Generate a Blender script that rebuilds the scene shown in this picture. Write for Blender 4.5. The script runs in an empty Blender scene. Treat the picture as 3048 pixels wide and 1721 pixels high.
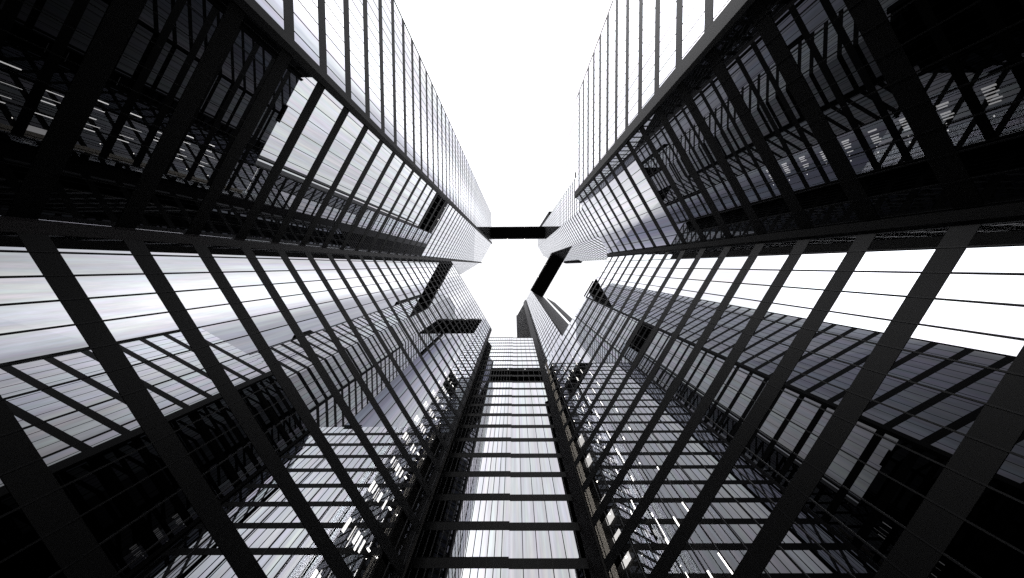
import bpy, math, random
from math import radians, sin, cos, pi, hypot
from mathutils import Vector, Matrix
random.seed(7)
sc = bpy.context.scene
COL = sc.collection

# ------------------------------------------------------------------ camera
FL = 4.0            # storey height in metres
EYE = 1.6
IMG_F, IMG_W, IMG_H = 1260.0, 3048.0, 1721.0
ZX, ZY = 1532.0, 790.5          # where the zenith falls in the picture
def set_camera():
    cam = bpy.data.cameras.new('camera'); co = bpy.data.objects.new('camera', cam); COL.objects.link(co)
    cam.sensor_width = 36; cam.lens = IMG_F / IMG_W * 36
    cam.clip_start = .05; cam.clip_end = 5000
    z = Vector(((ZX - IMG_W / 2) / IMG_F, (ZY - IMG_H / 2) / IMG_F, 1)).normalized()
    y = Vector((0, 1, 0)); y = (y - z * y.dot(z)).normalized(); x = y.cross(z)
    a = .006
    y2 = y * cos(a) + x * sin(a); x2 = x * cos(a) - y * sin(a)
    # rows of R: world axes written in picture axes (right, down, forward)
    R = Matrix((x2, y2, z))
    right = Vector([R[i][0] for i in range(3)]); down = Vector([R[i][1] for i in range(3)]); fwd = Vector([R[i][2] for i in range(3)])
    M = Matrix((( right.x, -down.x, -fwd.x, 0), (right.y, -down.y, -fwd.y, 0), (right.z, -down.z, -fwd.z, EYE), (0, 0, 0, 1)))
    co.matrix_world = M
    sc.camera = co
set_camera()

# ------------------------------------------------------------------ sky, sun, exposure
SUN_AZ, SUN_EL = radians(-121), radians(48)      # in plan: azimuth from +X towards +Y
SKY = [(-180,.55),(-150,1.4),(-131,1.6),(-109,1.6),(-100,1.6),(-92,1.05),(-75,1.0),(-68,.9),(-61,.85),(-56,1.6),(-52,1.7),(-47.5,.6),
       (-38,.52),(-33,1.0),(-27,1.3),(-22,.7),(-18,.28),(-14,.35),(-8,.7),(0,.9),(15,1.5),(28,1.1),(60,1.0),(95,1.0),(120,.7),(126,.62),
       (132,.35),(137,.28),(142,.9),(148,1.1),(165,.72),(179.9,.55)]
def set_world():
    w = bpy.data.worlds.new('World'); sc.world = w; w.use_nodes = True
    nt = w.node_tree; N = nt.nodes; L = nt.links
    for n in list(N): N.remove(n)
    out = N.new('ShaderNodeOutputWorld'); bg = N.new('ShaderNodeBackground'); bg.inputs['Strength'].default_value = 0.1
    L.new(bg.outputs[0], out.inputs[0])
    tc = N.new('ShaderNodeTexCoord'); sp = N.new('ShaderNodeSeparateXYZ'); L.new(tc.outputs['Generated'], sp.inputs[0])
    def m(op, a, b=None, c=None, clamp=False):
        n = N.new('ShaderNodeMath'); n.operation = op; n.use_clamp = clamp
        for i, v in enumerate((a, b, c)):
            if v is None: continue
            if isinstance(v, (int, float)): n.inputs[i].default_value = v
            else: L.new(v, n.inputs[i])
        return n.outputs[0]
    az = m('ARCTAN2', sp.outputs['Y'], sp.outputs['X'])
    th = m('ARCCOSINE', sp.outputs['Z'])
    # cloud wisps bend the cloud edges a little
    wob = N.new('ShaderNodeTexNoise'); wob.inputs['Scale'].default_value = 3.0; L.new(tc.outputs['Generated'], wob.inputs['Vector'])
    az2 = m('ADD', az, m('MULTIPLY', m('SUBTRACT', wob.outputs['Fac'], .5), .05))
    u = m('MULTIPLY_ADD', az2, 1 / (2 * pi), .5)
    r = N.new('ShaderNodeValToRGB'); r.color_ramp.interpolation = 'LINEAR'
    K = 2.5
    els = r.color_ramp.elements
    while len(els) < len(SKY): els.new(.5)
    for e, (a, v) in zip(els, SKY):
        v *= 1.2; t = min(1, v / 1.1); e.position = (a + 180) / 360
        e.color = (v * (.76 + .23 * t) / K, v * (.78 + .21 * t) / K, v * (1.08 - .06 * t) / K, 1)
    L.new(u, r.inputs[0])
    # fine streaky haze, drawn out towards the zenith
    cv = N.new('ShaderNodeCombineXYZ'); L.new(m('MULTIPLY', az, 55.0), cv.inputs[0]); L.new(m('MULTIPLY', th, 5.0), cv.inputs[1])
    nz = N.new('ShaderNodeTexNoise'); nz.inputs['Scale'].default_value = 1.0; nz.inputs['Detail'].default_value = 6; nz.inputs['Roughness'].default_value = .7
    L.new(cv.outputs[0], nz.inputs['Vector'])
    hs = N.new('ShaderNodeHueSaturation'); hs.inputs['Saturation'].default_value = .26; L.new(nz.outputs['Color'], hs.inputs['Color'])
    str_ = N.new('ShaderNodeVectorMath'); str_.operation = 'MULTIPLY_ADD'; str_.inputs[1].default_value = (1.7,) * 3; str_.inputs[2].default_value = (.12,) * 3
    L.new(hs.outputs[0], str_.inputs[0])
    mul = N.new('ShaderNodeVectorMath'); mul.operation = 'MULTIPLY'; L.new(r.outputs[0], mul.inputs[0]); L.new(str_.outputs[0], mul.inputs[1])
    # brighter cloud overhead
    zen = m('EXPONENT', m('MULTIPLY', m('POWER', m('DIVIDE', th, radians(10.5)), 4.0), -1.0))
    low = N.new('ShaderNodeMapRange'); low.interpolation_type = 'SMOOTHSTEP'; L.new(th, low.inputs[0])
    low.inputs[1].default_value = radians(58); low.inputs[2].default_value = radians(78); low.inputs[3].default_value = 1.0; low.inputs[4].default_value = .12
    mid = N.new('ShaderNodeMapRange'); mid.interpolation_type = 'SMOOTHSTEP'; L.new(th, mid.inputs[0])
    mid.inputs[1].default_value = radians(20); mid.inputs[2].default_value = radians(45); mid.inputs[3].default_value = 1.1; mid.inputs[4].default_value = 2.2
    # glow added to the lower sky on the sun's side, brightening reflected walls
    da = m('DIVIDE', m('SUBTRACT', az, SUN_AZ), radians(24))
    lobe = m('MULTIPLY', m('EXPONENT', m('MULTIPLY', m('POWER', m('ABSOLUTE', da), 4.0), -1.0)), 1.5)
    lz = N.new('ShaderNodeMapRange'); lz.interpolation_type = 'SMOOTHSTEP'; L.new(th, lz.inputs[0])
    lz.inputs[1].default_value = radians(26); lz.inputs[2].default_value = radians(46); lz.inputs[3].default_value = 0.0; lz.inputs[4].default_value = 1.0
    low_glow = m('MULTIPLY_ADD', m('MULTIPLY', lobe, lz.outputs[0]), 1.0, 1.0)
    zm = N.new('ShaderNodeMix'); zm.data_type = 'RGBA'; L.new(zen, zm.inputs[0]); L.new(mul.outputs[0], zm.inputs[6]); zm.inputs[7].default_value = (1.2 / K, 1.2 / K, 1.22 / K, 1)
    sc_ = N.new('ShaderNodeVectorMath'); sc_.operation = 'SCALE'; L.new(zm.outputs[2], sc_.inputs[0]); L.new(m('MULTIPLY', m('MULTIPLY', m('MULTIPLY', low.outputs[0], mid.outputs[0]), low_glow), K * 10), sc_.inputs['Scale'])
    ns = N.new('ShaderNodeTexSky'); ns.sky_type = 'NISHITA'; ns.sun_disc = False; ns.sun_elevation = SUN_EL; ns.sun_rotation = pi / 2 - SUN_AZ
    mix = N.new('ShaderNodeMix'); mix.data_type = 'RGBA'; mix.inputs[0].default_value = .93
    L.new(ns.outputs[0], mix.inputs[6]); L.new(sc_.outputs[0], mix.inputs[7])
    L.new(mix.outputs[2], bg.inputs['Color'])
set_world()
def set_sun():
    l = bpy.data.lights.new('sun', 'SUN'); l.energy = .5; l.angle = radians(95); l.color = (1, .97, .93)
    o = bpy.data.objects.new('sun', l); COL.objects.link(o)
    d = Vector((cos(SUN_AZ) * cos(SUN_EL), sin(SUN_AZ) * cos(SUN_EL), sin(SUN_EL)))
    o.rotation_euler = d.to_track_quat('Z', 'Y').to_euler(); o.location = d * 300
set_sun()
sc.view_settings.view_transform = 'Standard'; sc.view_settings.look = 'None'; sc.view_settings.gamma = 1; sc.view_settings.exposure = 0
sc.render.engine = 'CYCLES'
cy = sc.cycles; cy.max_bounces = 14; cy.glossy_bounces = 12; cy.diffuse_bounces = 2; cy.transmission_bounces = 4; cy.transparent_max_bounces = 10
cy.sample_clamp_indirect = 6; cy.min_light_bounces = 12; cy.min_transparent_bounces = 8; cy.use_denoising = False; cy.caustics_reflective = False; cy.caustics_refractive = False

# ------------------------------------------------------------------ materials
def mat(name):
    m = bpy.data.materials.new(name); m.use_nodes = True
    nt = m.node_tree
    for n in list(nt.nodes): nt.nodes.remove(n)
    out = nt.nodes.new('ShaderNodeOutputMaterial')
    return m, nt, out
def metal(name, dark, light, rough=.55, scale=38.0, spec=.3):
    m, nt, out = mat(name); N = nt.nodes; L = nt.links
    p = N.new('ShaderNodeBsdfPrincipled'); L.new(p.outputs[0], out.inputs[0])
    p.inputs['Roughness'].default_value = rough; p.inputs['Specular IOR Level'].default_value = spec
    g = N.new('ShaderNodeNewGeometry')
    nz = N.new('ShaderNodeTexNoise'); nz.inputs['Scale'].default_value = scale; nz.inputs['Detail'].default_value = 3; L.new(g.outputs['Position'], nz.inputs['Vector'])
    r = N.new('ShaderNodeValToRGB'); r.color_ramp.elements[0].position = .38; r.color_ramp.elements[1].position = .68
    r.color_ramp.elements[0].color = (*dark, 1); r.color_ramp.elements[1].color = (*light, 1)
    L.new(nz.outputs['Fac'], r.inputs[0]); L.new(r.outputs[0], p.inputs['Base Color'])
    return m
def glass(name, r0, r1, power, tint, through=None):
    """coated glass: reflectance climbs from r0 head-on to r1 at a grazing angle"""
    m, nt, out = mat(name); N = nt.nodes; L = nt.links
    lw = N.new('ShaderNodeLayerWeight'); lw.inputs['Blend'].default_value = .5
    pw = N.new('ShaderNodeMath'); pw.operation = 'POWER'; L.new(lw.outputs['Facing'], pw.inputs[0]); pw.inputs[1].default_value = power
    mr = N.new('ShaderNodeMath'); mr.operation = 'MULTIPLY_ADD'; mr.use_clamp = True; L.new(pw.outputs[0], mr.inputs[0]); mr.inputs[1].default_value = r1 - r0; mr.inputs[2].default_value = r0
    gl = N.new('ShaderNodeBsdfGlossy'); gl.inputs['Roughness'].default_value = 0.0
    if through is None:
        k = N.new('ShaderNodeVectorMath'); k.operation = 'SCALE'; k.inputs[0].default_value = tint; L.new(mr.outputs[0], k.inputs['Scale'])
        L.new(k.outputs[0], gl.inputs['Color']); L.new(gl.outputs[0], out.inputs[0])
    else:
        gl.inputs['Color'].default_value = (*tint, 1)
        tr = N.new('ShaderNodeBsdfTransparent'); tr.inputs['Color'].default_value = (*through, 1)
        mx = N.new('ShaderNodeMixShader'); L.new(mr.outputs[0], mx.inputs[0]); L.new(tr.outputs[0], mx.inputs[1]); L.new(gl.outputs[0], mx.inputs[2])
        L.new(mx.outputs[0], out.inputs[0])
    return m
def plain(name, col, rough=.8, spec=.2):
    m, nt, out = mat(name); p = nt.nodes.new('ShaderNodeBsdfPrincipled'); nt.links.new(p.outputs[0], out.inputs[0])
    p.inputs['Base Color'].default_value = (*col, 1); p.inputs['Roughness'].default_value = rough; p.inputs['Specular IOR Level'].default_value = spec
    return m
def lamp(name, col, s):
    m, nt, out = mat(name); e = nt.nodes.new('ShaderNodeEmission'); nt.links.new(e.outputs[0], out.inputs[0])
    e.inputs[0].default_value = (*col, 1); e.inputs[1].default_value = s
    return m
M = {
 'band': metal('dark_speckled_metal', (.0006, .0006, .0006), (.0028, .0028, .0029), spec=.045, scale=75),
 'mullion': metal('black_mullion_metal', (.002, .002, .0022), (.004, .004, .0044), spec=.06),
 'fin': metal('brown_black_metal', (.0014, .0014, .0014), (.0034, .0032, .0033), spec=.05, scale=75),
 'bronze': metal('bronze_cladding', (.0024, .0018, .002), (.0042, .0033, .0036), scale=6, spec=.06),
 'edge': metal('pale_bronze', (.012, .0105, .011), (.02, .0175, .018), scale=60, spec=.1),  # paler bronze than the other corner fins
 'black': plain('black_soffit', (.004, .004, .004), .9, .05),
 'ceiling': plain('dark_office_ceiling', (.012, .012, .013), .9, .1),
 'core': plain('office_core_wall', (.02, .019, .018), .9, .1),
 'concrete': metal('grainy_concrete', (.26, .24, .2), (.55, .5, .43), .9, 16, .1),
 'glass': glass('mirror_glass', .03, .98, 1.65, (.93, .945, .985)),
 'clear': glass('vision_glass', .03, .98, 1.65, (.93, .945, .985), (.75, .75, .76)),
 'lamp': lamp('ceiling_lamp', (1, .97, .92), 6.0),
 'bar': lamp('glowing_white_bar', (1, .97, .93), 2.6),  # white bars that glow by themselves
 'spot': lamp('stair_downlight', (1, .95, .85), 12.0),
 'panel': lamp('glowing_wall_panel', (1, .97, .93), 1.6),  # wall glows by itself in place of room light falling on it
 'roof': plain('grey_roof', (.12, .12, .12)),
 'paving': metal('granite_paving', (.1, .1, .1), (.2, .2, .2), .8, 5),
}

# ------------------------------------------------------------------ mesh helpers (plan units are storeys, heights are storeys above the eye)
class MB:
    def __init__(s): s.v = []; s.f = []
    def prism(s, pts, z0, z1):
        n = len(pts); b = len(s.v)
        s.v += [(x, y, z0) for x, y in pts] + [(x, y, z1) for x, y in pts]
        s.f += [tuple(b + i for i in range(n))[::-1], tuple(b + n + i for i in range(n))]
        s.f += [(b + i, b + (i + 1) % n, b + n + (i + 1) % n, b + n + i) for i in range(n)]
    def quad(s, a, b, c, d):
        k = len(s.v); s.v += [a, b, c, d]; s.f.append((k, k + 1, k + 2, k + 3))
    def bar(s, a, b, w):
        a = Vector(a); b = Vector(b); d = (b - a).normalized()
        u = d.cross(Vector((0, 0, 1)));  u = u.normalized() if u.length > .01 else Vector((1, 0, 0)); v = d.cross(u)
        k = len(s.v)
        for p in (a, b):
            for i, j in ((-1, -1), (1, -1), (1, 1), (-1, 1)): s.v.append(tuple(p + u * i * w / 2 + v * j * w / 2))
        s.f += [(k, k + 1, k + 2, k + 3)[::-1], (k + 4, k + 5, k + 6, k + 7)] + [(k + i, k + (i + 1) % 4, k + 4 + (i + 1) % 4, k + 4 + i) for i in range(4)]
    def mesh(s, name, m):
        me = bpy.data.meshes.new(name); me.from_pydata(s.v, [], s.f); me.update(); me.materials.append(M[m]); return me
    def build(s, name, m, parent=None, loc=(0, 0, 0)):
        o = bpy.data.objects.new(name, s.mesh(name, m)); COL.objects.link(o); o.location = loc
        if parent: o.parent = parent
        return o
def dup(o, loc):
    c = o.copy(); COL.objects.link(c); c.parent = o.parent; c.location = loc; return c
def thing(name, label, cat, loc=(0, 0, 0), group=None):
    o = bpy.data.objects.new(name, None); COL.objects.link(o); o.location = loc; o.empty_display_size = .5
    o['label'] = label; o['category'] = cat
    if group: o['group'] = group
    return o
def Z(h): return EYE + FL * h
def vn(a): a = radians(a); return Vector((cos(a), sin(a)))
GROUND = -EYE / FL
def nt(n, t): v = vn(30) * n + vn(120) * t; return (v.x, v.y)     # plan point from distance and run along the right wall
def ct(n, t): v = vn(150) * n + vn(60) * t; return (v.x, v.y)     # the same for the left wall

class Facade:
    """one flat glazed wall: plan points a -> b in storeys; n is the outward normal (towards the court)"""
    def __init__(s, a, b, toward=(0, 0), m0=0.0, step=.245):
        s.a = Vector(a) * FL; s.b = Vector(b) * FL; s.d = (s.b - s.a); s.len = s.d.length; s.d = s.d / s.len
        n = Vector((s.d.y, -s.d.x)); t = Vector(toward) * FL - s.a
        s.n = n if n.dot(t) > 0 else -n
        s.m0 = m0; s.step = step; s.panes = None; s.mw = .025; s.mo = .036     # mullion half width and projection
    def p(s, u, out=0.0): q = s.a + s.d * u + s.n * out; return (q.x, q.y)
    def rect(s, u0, u1, o0, o1): return [s.p(u0, o0), s.p(u1, o0), s.p(u1, o1), s.p(u0, o1)]
    def mullions(s):
        st = s.step * FL; t0 = s.d.dot(s.a)
        u = ((s.m0 * FL - t0) % st)
        while u < s.len - .05:
            if u > .1: yield u
            u += st

def tower(name, label, facades, foot, top, phase, bands=(.25,), first=0, base=GROUND, cat='building', slab=None, band_out=.014, band_mat='band', roof_h=.0):
    t = thing(name, label, cat, (foot[0][0] * FL, foot[0][1] * FL, 0))
    O = Vector((foot[0][0] * FL, foot[0][1] * FL))
    def loc(pts): return [(x - O.x, y - O.y) for x, y in pts]
    for f in facades:
        for u0, u1, gm in f.panes or [(0, f.len, 'glass')]:
            g = MB(); (x0, y0), (x1, y1) = loc([f.p(u0), f.p(u1)])
            g.quad((x0, y0, Z(base)), (x1, y1, Z(base)), (x1, y1, Z(top)), (x0, y0, Z(top)))
            g.build('curtain_wall_glass' if gm == 'glass' else 'vision_glass', gm, t)
        mm = None
        for u in f.mullions():
            (x, y) = loc([f.p(u)])[0]
            if mm is None:
                b = MB(); q = [f.d * i * f.mw + f.n * o for i, o in ((-1, -.02), (1, -.02), (1, f.mo), (-1, f.mo))]
                b.prism([(v.x, v.y) for v in q], Z(base), Z(top)); mm = b.build('mullion', 'mullion', t, (x, y, 0))
            else: dup(mm, (x, y, 0))
    # one spandrel band per storey, wrapping the glazed walls
    b = MB()
    for f in facades: b.prism(loc(f.rect(0.0, f.len, -.3, band_out)), 0, bands[0] * FL)
    k = first; bo = None; so = None
    fc = foot
    cx = sum(p[0] for p in fc) / len(fc); cy_ = sum(p[1] for p in fc) / len(fc)
    while k + phase < top:
        z = Z(k + phase)
        if bo is None: bo = b.build('spandrel_band', band_mat, t, (0, 0, z))
        else: dup(bo, (0, 0, z))
        if slab is not False:
            if so is None:
                s = MB(); pts = [(FL * p[0], FL * p[1]) for p in (slab or foot)]
                s.prism(loc(inset(pts, .45)), .02, .3); so = s.build('floor_slab', 'ceiling', t, (0, 0, z))
            else: dup(so, (0, 0, z))
        k += 1
    r = MB(); r.prism(loc(inset([(FL * p[0], FL * p[1]) for p in foot], .02)), Z(top) - .12, Z(top)); r.build('roof', 'roof', t)
    return t, loc
def inset(pts, d):
    """shrink a simple polygon by d"""
    n = len(pts); area = sum(pts[i][0] * pts[(i + 1) % n][1] - pts[(i + 1) % n][0] * pts[i][1] for i in range(n)); s = 1 if area > 0 else -1
    L = []
    for i in range(n):
        a = Vector(pts[i]); b = Vector(pts[(i + 1) % n]); e = (b - a).normalized(); nn = Vector((-e.y, e.x)) * s
        L.append((a + nn * d, e))
    out = []
    for i in range(n):
        p, e = L[i - 1]; q, g = L[i]; den = e.x * g.y - e.y * g.x
        if abs(den) < 1e-6: out.append((q.x, q.y)); continue
        w = q - p; t = (w.x * g.y - w.y * g.x) / den; r = p + e * t; out.append((r.x, r.y))
    return out
def walls(t, loc, pts, base, top, m='core', name='back_wall', th=.3):
    """opaque walls along a plan polyline"""
    b = MB()
    for p, q in zip(pts, pts[1:]):
        p = Vector(p) * FL; q = Vector(q) * FL; d = (q - p).normalized(); n = Vector((-d.y, d.x)) * th / 2
        b.prism(loc([tuple(p - n), tuple(q - n), tuple(q + n), tuple(p + n)]), Z(base), Z(top))
    return b.build(name, m, t)
def post(t, loc, pts, base, top, name, m):
    b = MB(); b.prism(loc([(x * FL, y * FL) for x, y in pts]), Z(base), Z(top)); return b.build(name, m, t)

# ------------------------------------------------------------------ ground
g = MB(); g.quad((-1500, -1500, 0), (1500, -1500, 0), (1500, 1500, 0), (-1500, 1500, 0)); go = g.build('ground', 'paving'); go['kind'] = 'structure'

# ------------------------------------------------------------------ plan
A0, AB, BC, B2 = (-2.97, -6.64), (-2.97, -2.906), (-4.387, -.452), (-6.985, 1.05)
CE = (-1.61, 4.35)
DE, EF, F0, DZ = (3.885, -.41), (2.516, -2.782), (2.516, -6.64), (1.237, 4.178)
# left tall tower (walls A, B and the return B2)
fA = Facade(A0, AB, m0=-3.193); fB = Facade(AB, BC, m0=-.14); fB2 = Facade(BC, B2, m0=.1)
fA.mw = fB.mw = .019; fA.mo = fB.mo = .0165
foot = [A0, AB, BC, B2, (-9, -1.5), (-9, -6.64)]
TOP1 = 55.6
t1, l1 = tower('glass_tower', 'tall dark banded mirror glass tower on the left with a folded corner', [fA, fB, fB2], foot, TOP1, .65)
walls(t1, l1, [B2, (-9, -1.5), (-9, -6.64), A0], GROUND, TOP1 - .05)
def corner_cover(t, loc, c, f1, f2, w1, w2, out, base, top, m='fin'):
    c = Vector(c) * FL
    # mitred L along two walls meeting at c
    d1 = (f1.a - f1.b).normalized() if (f1.b - c).length < .01 else (f1.b - f1.a).normalized()
    d2 = (f2.a - f2.b).normalized() if (f2.b - c).length < .01 else (f2.b - f2.a).normalized()
    n1, n2 = f1.n, f2.n
    k = out / (1 + n1.dot(n2)); tip = c + (n1 + n2) * k
    back = c - (n1 + n2).normalized() * .05
    pts = [c + d1 * w1 - n1 * .03, c + d1 * w1 + n1 * out, tip, c + d2 * w2 + n2 * out, c + d2 * w2 - n2 * .03, back]
    b = MB(); b.prism(loc([tuple(p) for p in pts]), Z(base), Z(top)); return b.build('corner_fin', m, t)
corner_cover(t1, l1, AB, fA, fB, .42, .3, .22, GROUND, TOP1 + .1)
post(t1, l1, [(-4.41, -.46), (-4.30, -.417), (-4.30, -.311), (-4.33, -.35)], GROUND, TOP1 + .15, 'corner_fin', 'edge')
# left low block (wall C)
fC = Facade(BC, CE, m0=-2.233)
fC.panes = [(0, (1.45 + 2.585) * FL, 'glass'), ((1.45 + 2.585) * FL, fC.len, 'clear')]   # the stair end shows its lit rooms
footC = [(-4.36, -.41), CE, (-2.1, 5.0), (-2.1, 8), (-8, 8), (-6.9, 1.08)]
TOPC = 28.75
t2, l2 = tower('banded_block', 'mirror glass block with black bands at the lower left, its roof below the folded tower', [fC], footC, TOPC, .65, slab=[footC[0], ct(3.573, 1.5), ct(6.5, 1.5), (-8, 8), footC[-1]])
walls(t2, l2, [CE, (-2.1, 5.0), (-2.1, 8), (-8, 8), (-6.9, 1.08)], GROUND, TOPC - .05)
b = MB(); b.prism(l2(fC.rect(.205 * FL, .31 * FL, -.03, .012)), Z(GROUND), Z(TOPC)); b.build('painted_dark_strip', 'black', t2)  # flat black panel stands in for the corner fin's reflection in the glass
# end block (wall G)
fG = Facade((-.13, 4.95), (1.27, 4.95), m0=.111); fG1 = Facade((-1.95, 4.938), (-.13, 4.938), m0=.111, step=.1225)
t3, l3 = tower('narrow_block', 'narrow glass block with level black bands closing the court at the bottom', [fG, fG1], [(-1.95, 4.95), (1.27, 4.95), (.35, 6.5), (-1.95, 6.5)], 28.85, .65)
lip = None
for k in range(29):
    if lip is None: b = MB(); b.prism(l3(fG1.rect(0, fG1.len, -.3, .02)), 1.0, 1.08); lip = b.build('painted_dark_strip', 'black', t3, (0, 0, Z(k + .65)))  # black lip stands in for the shaded underside of the projecting glass
    else: dup(lip, (0, 0, Z(k + .65)))
walls(t3, l3, [(1.27, 4.95), (.35, 6.5), (-1.95, 6.5), (-1.95, 4.95)], GROUND, 28.8)
# right low block (walls D, E, F)
fD = Facade(DZ, DE, m0=-1.971 * -1); fE = Facade(DE, EF, m0=.2)
fD.panes = [(0, 1.75 * FL, 'clear'), (1.75 * FL, fD.len, 'glass')]
fF = Facade(EF, F0, m0=3.32)
fF.mw = .018; fF.mo = .0165
footR = [DZ, DE, EF, F0, (3.6, -6.64), (3.6, -3.08), (4.75, -1.05), (6.3, -.15), (4.6, 1.9), (2.274, 3.16), (1.574, 4.373)]
TOPR = 17.4
t4, l4 = tower('angled_block', 'low angled mirror glass block on the right with black spandrel bands', [fD, fE, fF], footR, TOPR, .52, slab=[nt(3.16, 1.35)] + footR[1:9] + [nt(3.7, 1.35)])
walls(t4, l4, footR[3:] + [DZ], GROUND, TOPR - .05)
corner_cover(t4, l4, EF, fE, fF, .2, .8, .22, GROUND, TOPR + .1)
post(t4, l4, [(3.90, -.42), (3.80, -.45), (3.80, -.352), (3.83, -.315)], GROUND, TOPR + .1, 'corner_fin', 'fin')
b = MB(); b.prism(l4(fD.rect(fD.len - .33 * FL, fD.len - .2 * FL, -.03, .012)), Z(GROUND), Z(10.2)); b.build('painted_dark_strip', 'black', t4)  # black panel painted in where the fin would mirror in this wall
# far right tall tower (walls P1, P2, P3)
P0, P12, P23, P4 = (3.75, -5.3), (3.75, -3.12), (4.66, -1.556), (6.64, -.41)
PB = (.32,); fP1 = Facade(P0, P12); fP2 = Facade(P12, P23); fP3 = Facade(P23, P4)
footP = [P0, P12, P23, P4, (8.5, -3), (6.5, -6.5)]
TOPP = 69.3
t5, l5 = tower('faceted_tower', 'pale faceted glass tower rising behind the right block', [fP1, fP2, fP3], footP, TOPP, .5, slab=False, base=0, bands=PB)
walls(t5, l5, [P4, (8.5, -3), (6.5, -6.5), P0], GROUND, TOPP - .05)
post(t5, l5, [(3.76, -5.3), (3.76, -5.85), (4.3, -5.85), (4.3, -5.3)], 46.5, 66, 'plant_box', 'black')
post(t5, l5, [(3.76, -5.3), (3.76, -5.7), (4.3, -5.7), (4.3, -5.3)], 24.6, 26.6, 'plant_box', 'black')
post(t5, l5, [(6.60, -.38), (6.52, -.31), (6.9, -.2), (7.1, -.5)], 44, 57, 'plant_box', 'black')
# bronze slab tower beyond the end block
fH = Facade(nt(3.6, 1.80), nt(3.6, 3.37)); fH.panes = [(0, fH.len, 'clear')]
footH = [nt(3.6, 1.76), nt(3.6, 5.75), nt(5.5, 5.75), nt(5.5, 1.76)]
TOPH = 57.0
t6, l6 = tower('slab_tower', 'brown metal slab tower with a louvred flank, at the foot of the diagonal bridge', [fH], [nt(3.62, 1.76), nt(3.62, 5.75), nt(5.5, 5.75), nt(5.5, 1.76)], TOPH, .52, bands=(.25,), base=0)
walls(t6, l6, [nt(3.68, 1.80), nt(5.5, 1.80)], GROUND, TOPH, 'bronze', 'end_wall')
walls(t6, l6, [nt(5.5, 1.8), nt(5.5, 5.75), nt(3.7, 5.72)], GROUND, TOPH - .05, 'bronze', 'back_wall')
post(t6, l6, [nt(3.50, 3.30), nt(3.50, 3.80), nt(3.75, 3.80), nt(3.75, 3.30)], GROUND, TOPH + .05, 'corner_fin', 'bronze')
lv = MB()
for i in range(110):
    h = 20 + i * .335
    lv.prism(l6([(x * FL, y * FL) for x, y in (nt(3.6, 3.82), nt(3.6, 5.68), nt(3.68, 5.68), nt(3.68, 3.82))]), Z(h), Z(h) + .55)
lv.build('louvre_screen', 'bronze', t6)
post(t6, l6, [nt(3.55, 5.68), nt(3.55, 5.80), nt(3.8, 5.80), nt(3.8, 5.68)], GROUND, TOPH, 'corner_fin', 'bronze')
tw = thing('bronze_wall', 'thin brown metal wall just behind the louvred slab tower, a slit of sky between', 'building', (nt(6.0, 1.7)[0] * FL, nt(6.0, 1.7)[1] * FL, 0))
lw_ = lambda pts: [(x - tw.location.x, y - tw.location.y) for x, y in pts]
post(tw, lw_, [nt(5.95, 1.66), nt(7.2, 1.66), nt(7.2, 1.74), nt(5.95, 1.74)], GROUND, TOPH, 'wall', 'bronze')

# ------------------------------------------------------------------ lit rooms in the two stair ends
def rooms(t, loc, phase, nang, k0, k1, make):
    first = {}
    for k in range(k0, k1):
        for name, m, fn in make(k):
            key = (name, fn)
            z = Z(k + phase)
            if key not in first:
                b = MB(); fn(b, lambda pts: loc([(x * FL, y * FL) for x, y in pts])); first[key] = b.build(name, m, t, (0, 0, z))
            else: dup(first[key], (0, 0, z))
def strip(f, t0, t1, nn, w, z0, z1, segs=1):
    def fn(b, L):
        q = (t1 - t0) / segs
        for i in range(segs):
            a0, a1 = t0 + q * i, t0 + q * (i + (.86 if segs > 1 else 1))
            b.prism(L([f(nn, a0), f(nn, a1), f(nn + w, a1), f(nn + w, a0)]), z0, z1)
    return fn
D_make = [('glowing_panel', 'panel', strip(nt, 2.78, 2.97, 3.46, .02, -3.0, -.3)), ('light_tube', 'lamp', strip(nt, 2.12, 2.14, 3.48, .012, -2.6, -.6)),
          ('light_tube', 'lamp', strip(nt, 2.45, 2.465, 3.5, .012, -1.8, -.1)), ('light_tube', 'lamp', strip(nt, 1.86, 1.875, 3.5, .012, -2.0, -.1)),
          ('light_tube', 'lamp', strip(nt, 2.3, 2.308, 3.42, .012, -2.4, -.1)), ('downlight', 'spot', strip(nt, 2.66, 2.68, 3.24, .02, -.05, -.02)), ('light_tube', 'lamp', strip(nt, 1.62, 1.645, 3.5, .012, -2.0, -.1)), ('light_tube', 'lamp', strip(nt, 2.0, 2.006, 3.3, .008, -2.8, -.1))]
rooms(t4, l4, .52, 30, 1, 17, lambda k: [x for i, x in enumerate(D_make) if ((k * 7 + i * 5) % 11 > 2 or i == 5) and (i or k < 12)])
H_make = [('ceiling_light', 'lamp', strip(nt, t0, t0 + .55, n0, .025, -.08, -.02, 6)) for n0 in (4.3, 4.85) for t0 in (1.95, 2.65)]
rooms(t6, l6, .52, 30, 17, 29, lambda k: H_make)
C_make = [('glowing_bar', 'bar', strip(ct, 1.84 + i * .075, 1.84 + i * .075 + (.03 if i % 3 else .045), 3.7, .01, -1.2 + .2 * (i % 2), -.05)) for i in range(6)]
C_make += [('ceiling_light', 'lamp', strip(ct, 2.34, 2.40, 3.72, .025, -.06, -.02)), ('ceiling_light', 'lamp', strip(ct, 2.5, 2.53, 3.68, .025, -.06, -.02))]
rooms(t2, l2, .65, 150, 2, 18, lambda k: [x for i, x in enumerate(C_make) if (k * 5 + i * 3) % 7 > 0])
ip = None
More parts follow.
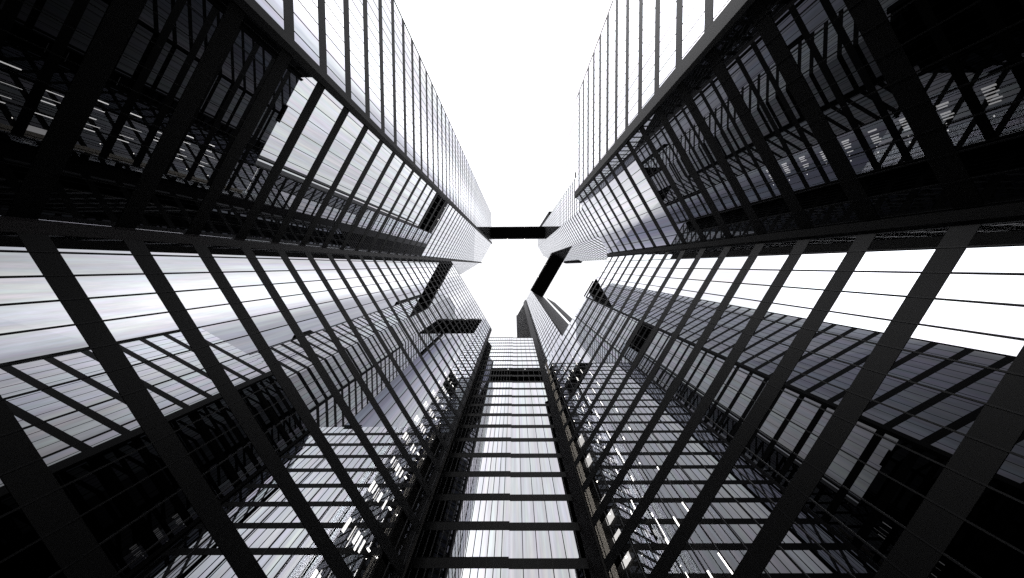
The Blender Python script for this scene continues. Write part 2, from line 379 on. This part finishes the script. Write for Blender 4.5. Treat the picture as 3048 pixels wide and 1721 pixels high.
for k in range(0, 17):
    if ip is None: b = MB(); b.prism(l4(fD.rect((3.0 - 2.975) * FL, (3.0 - 2.835) * FL, -.05, .008)), 1.0, FL); ip = b.build('concrete_infill', 'concrete', t4, (0, 0, Z(k + .52)))
    else: dup(ip, (0, 0, Z(k + .52)))
walls(t2, l2, [ct(3.62, 2.9), ct(4.3, 2.9)], GROUND, TOPC - .2, 'core', 'core_wall')
walls(t2, l2, [ct(4.3, 2.9), ct(4.3, 1.2)], GROUND, TOPC - .2, 'core', 'core_wall')

# ------------------------------------------------------------------ sky bridges
def nt_rail():
    b = MB(); q = [(x * FL, y * FL) for x, y in (nt(3.10, -1.05), nt(3.13, -1.05), nt(3.13, -.3), nt(3.10, -.3))]
    b.prism(l4(q), Z(TOPR) - .3, Z(TOPR) + .3); b.build('roof_rail', 'black', t4)
nt_rail()
def bridge(label, a, b, w_in, w_out, h, tall):
    """a -> b centre line in storeys; w_in black deck width, w_out total width"""
    a = Vector(a) * FL; b = Vector(b) * FL; d = (b - a); L = d.length; d /= L; n = Vector((-d.y, d.x))
    t = thing('sky_bridge', label, 'bridge', (a.x, a.y, Z(h)))
    def R(u0, u1, v0, v1): return [tuple(d * u + n * v) for u, v in ((u0, v0), (u1, v0), (u1, v1), (u0, v1))]
    wi, wo = w_in * FL / 2, w_out * FL / 2
    m = MB(); m.prism(R(0, L, -wi, wi), .35, .8); m.build('deck', 'black', t)
    for s in (-1, 1):
        m = MB(); m.prism(R(0, L, min(s * wi, s * wo * .97), max(s * wi, s * wo * .97)), 0, 1.0); m.build('edge_beam', 'bronze', t)
        m = MB(); v0, v1 = sorted((s * wo * .97, s * wo)); m.prism(R(0, L, v0, v1), 1.0, 1.5); m.prism(R(0, L, v0, v1), tall - .6, tall)
        k = max(2, round(L / 7)); q = L / k; v = s * wo * .985
        for i in range(k):
            z0, z1 = (1.4, tall - .4) if i % 2 else (tall - .4, 1.4)
            p0 = d * (q * i) + n * v; p1 = d * (q * (i + 1)) + n * v
            m.bar((p0.x, p0.y, z0), (p1.x, p1.y, z1), .22)
        m.build('side_truss', 'bronze', t)
        for u in (.3, .62):
            m = MB(); m.prism(R(L * u, L * u + .35, *sorted((s * wo, s * (wo + .08)))), 1.7, 2.0); m.build('bridge_lamp', 'lamp', t)
    m = MB(); m.prism(R(0, L, -wo * .9, wo * .9), tall, tall + .3); m.build('bridge_roof', 'black', t)
    return t
bridge('black sky bridge running level between the tall left tower and the far tower', (-2.97, -4.1), (3.75, -4.1), 1.0, 1.5, 53.0, 5)
ca = nt(4.25, -3.7); cb = nt(4.25, 1.78)
bridge('black diagonal sky bridge from the far tower down to the slab tower', ca, cb, 1.0, 1.8, 54.0, 5)
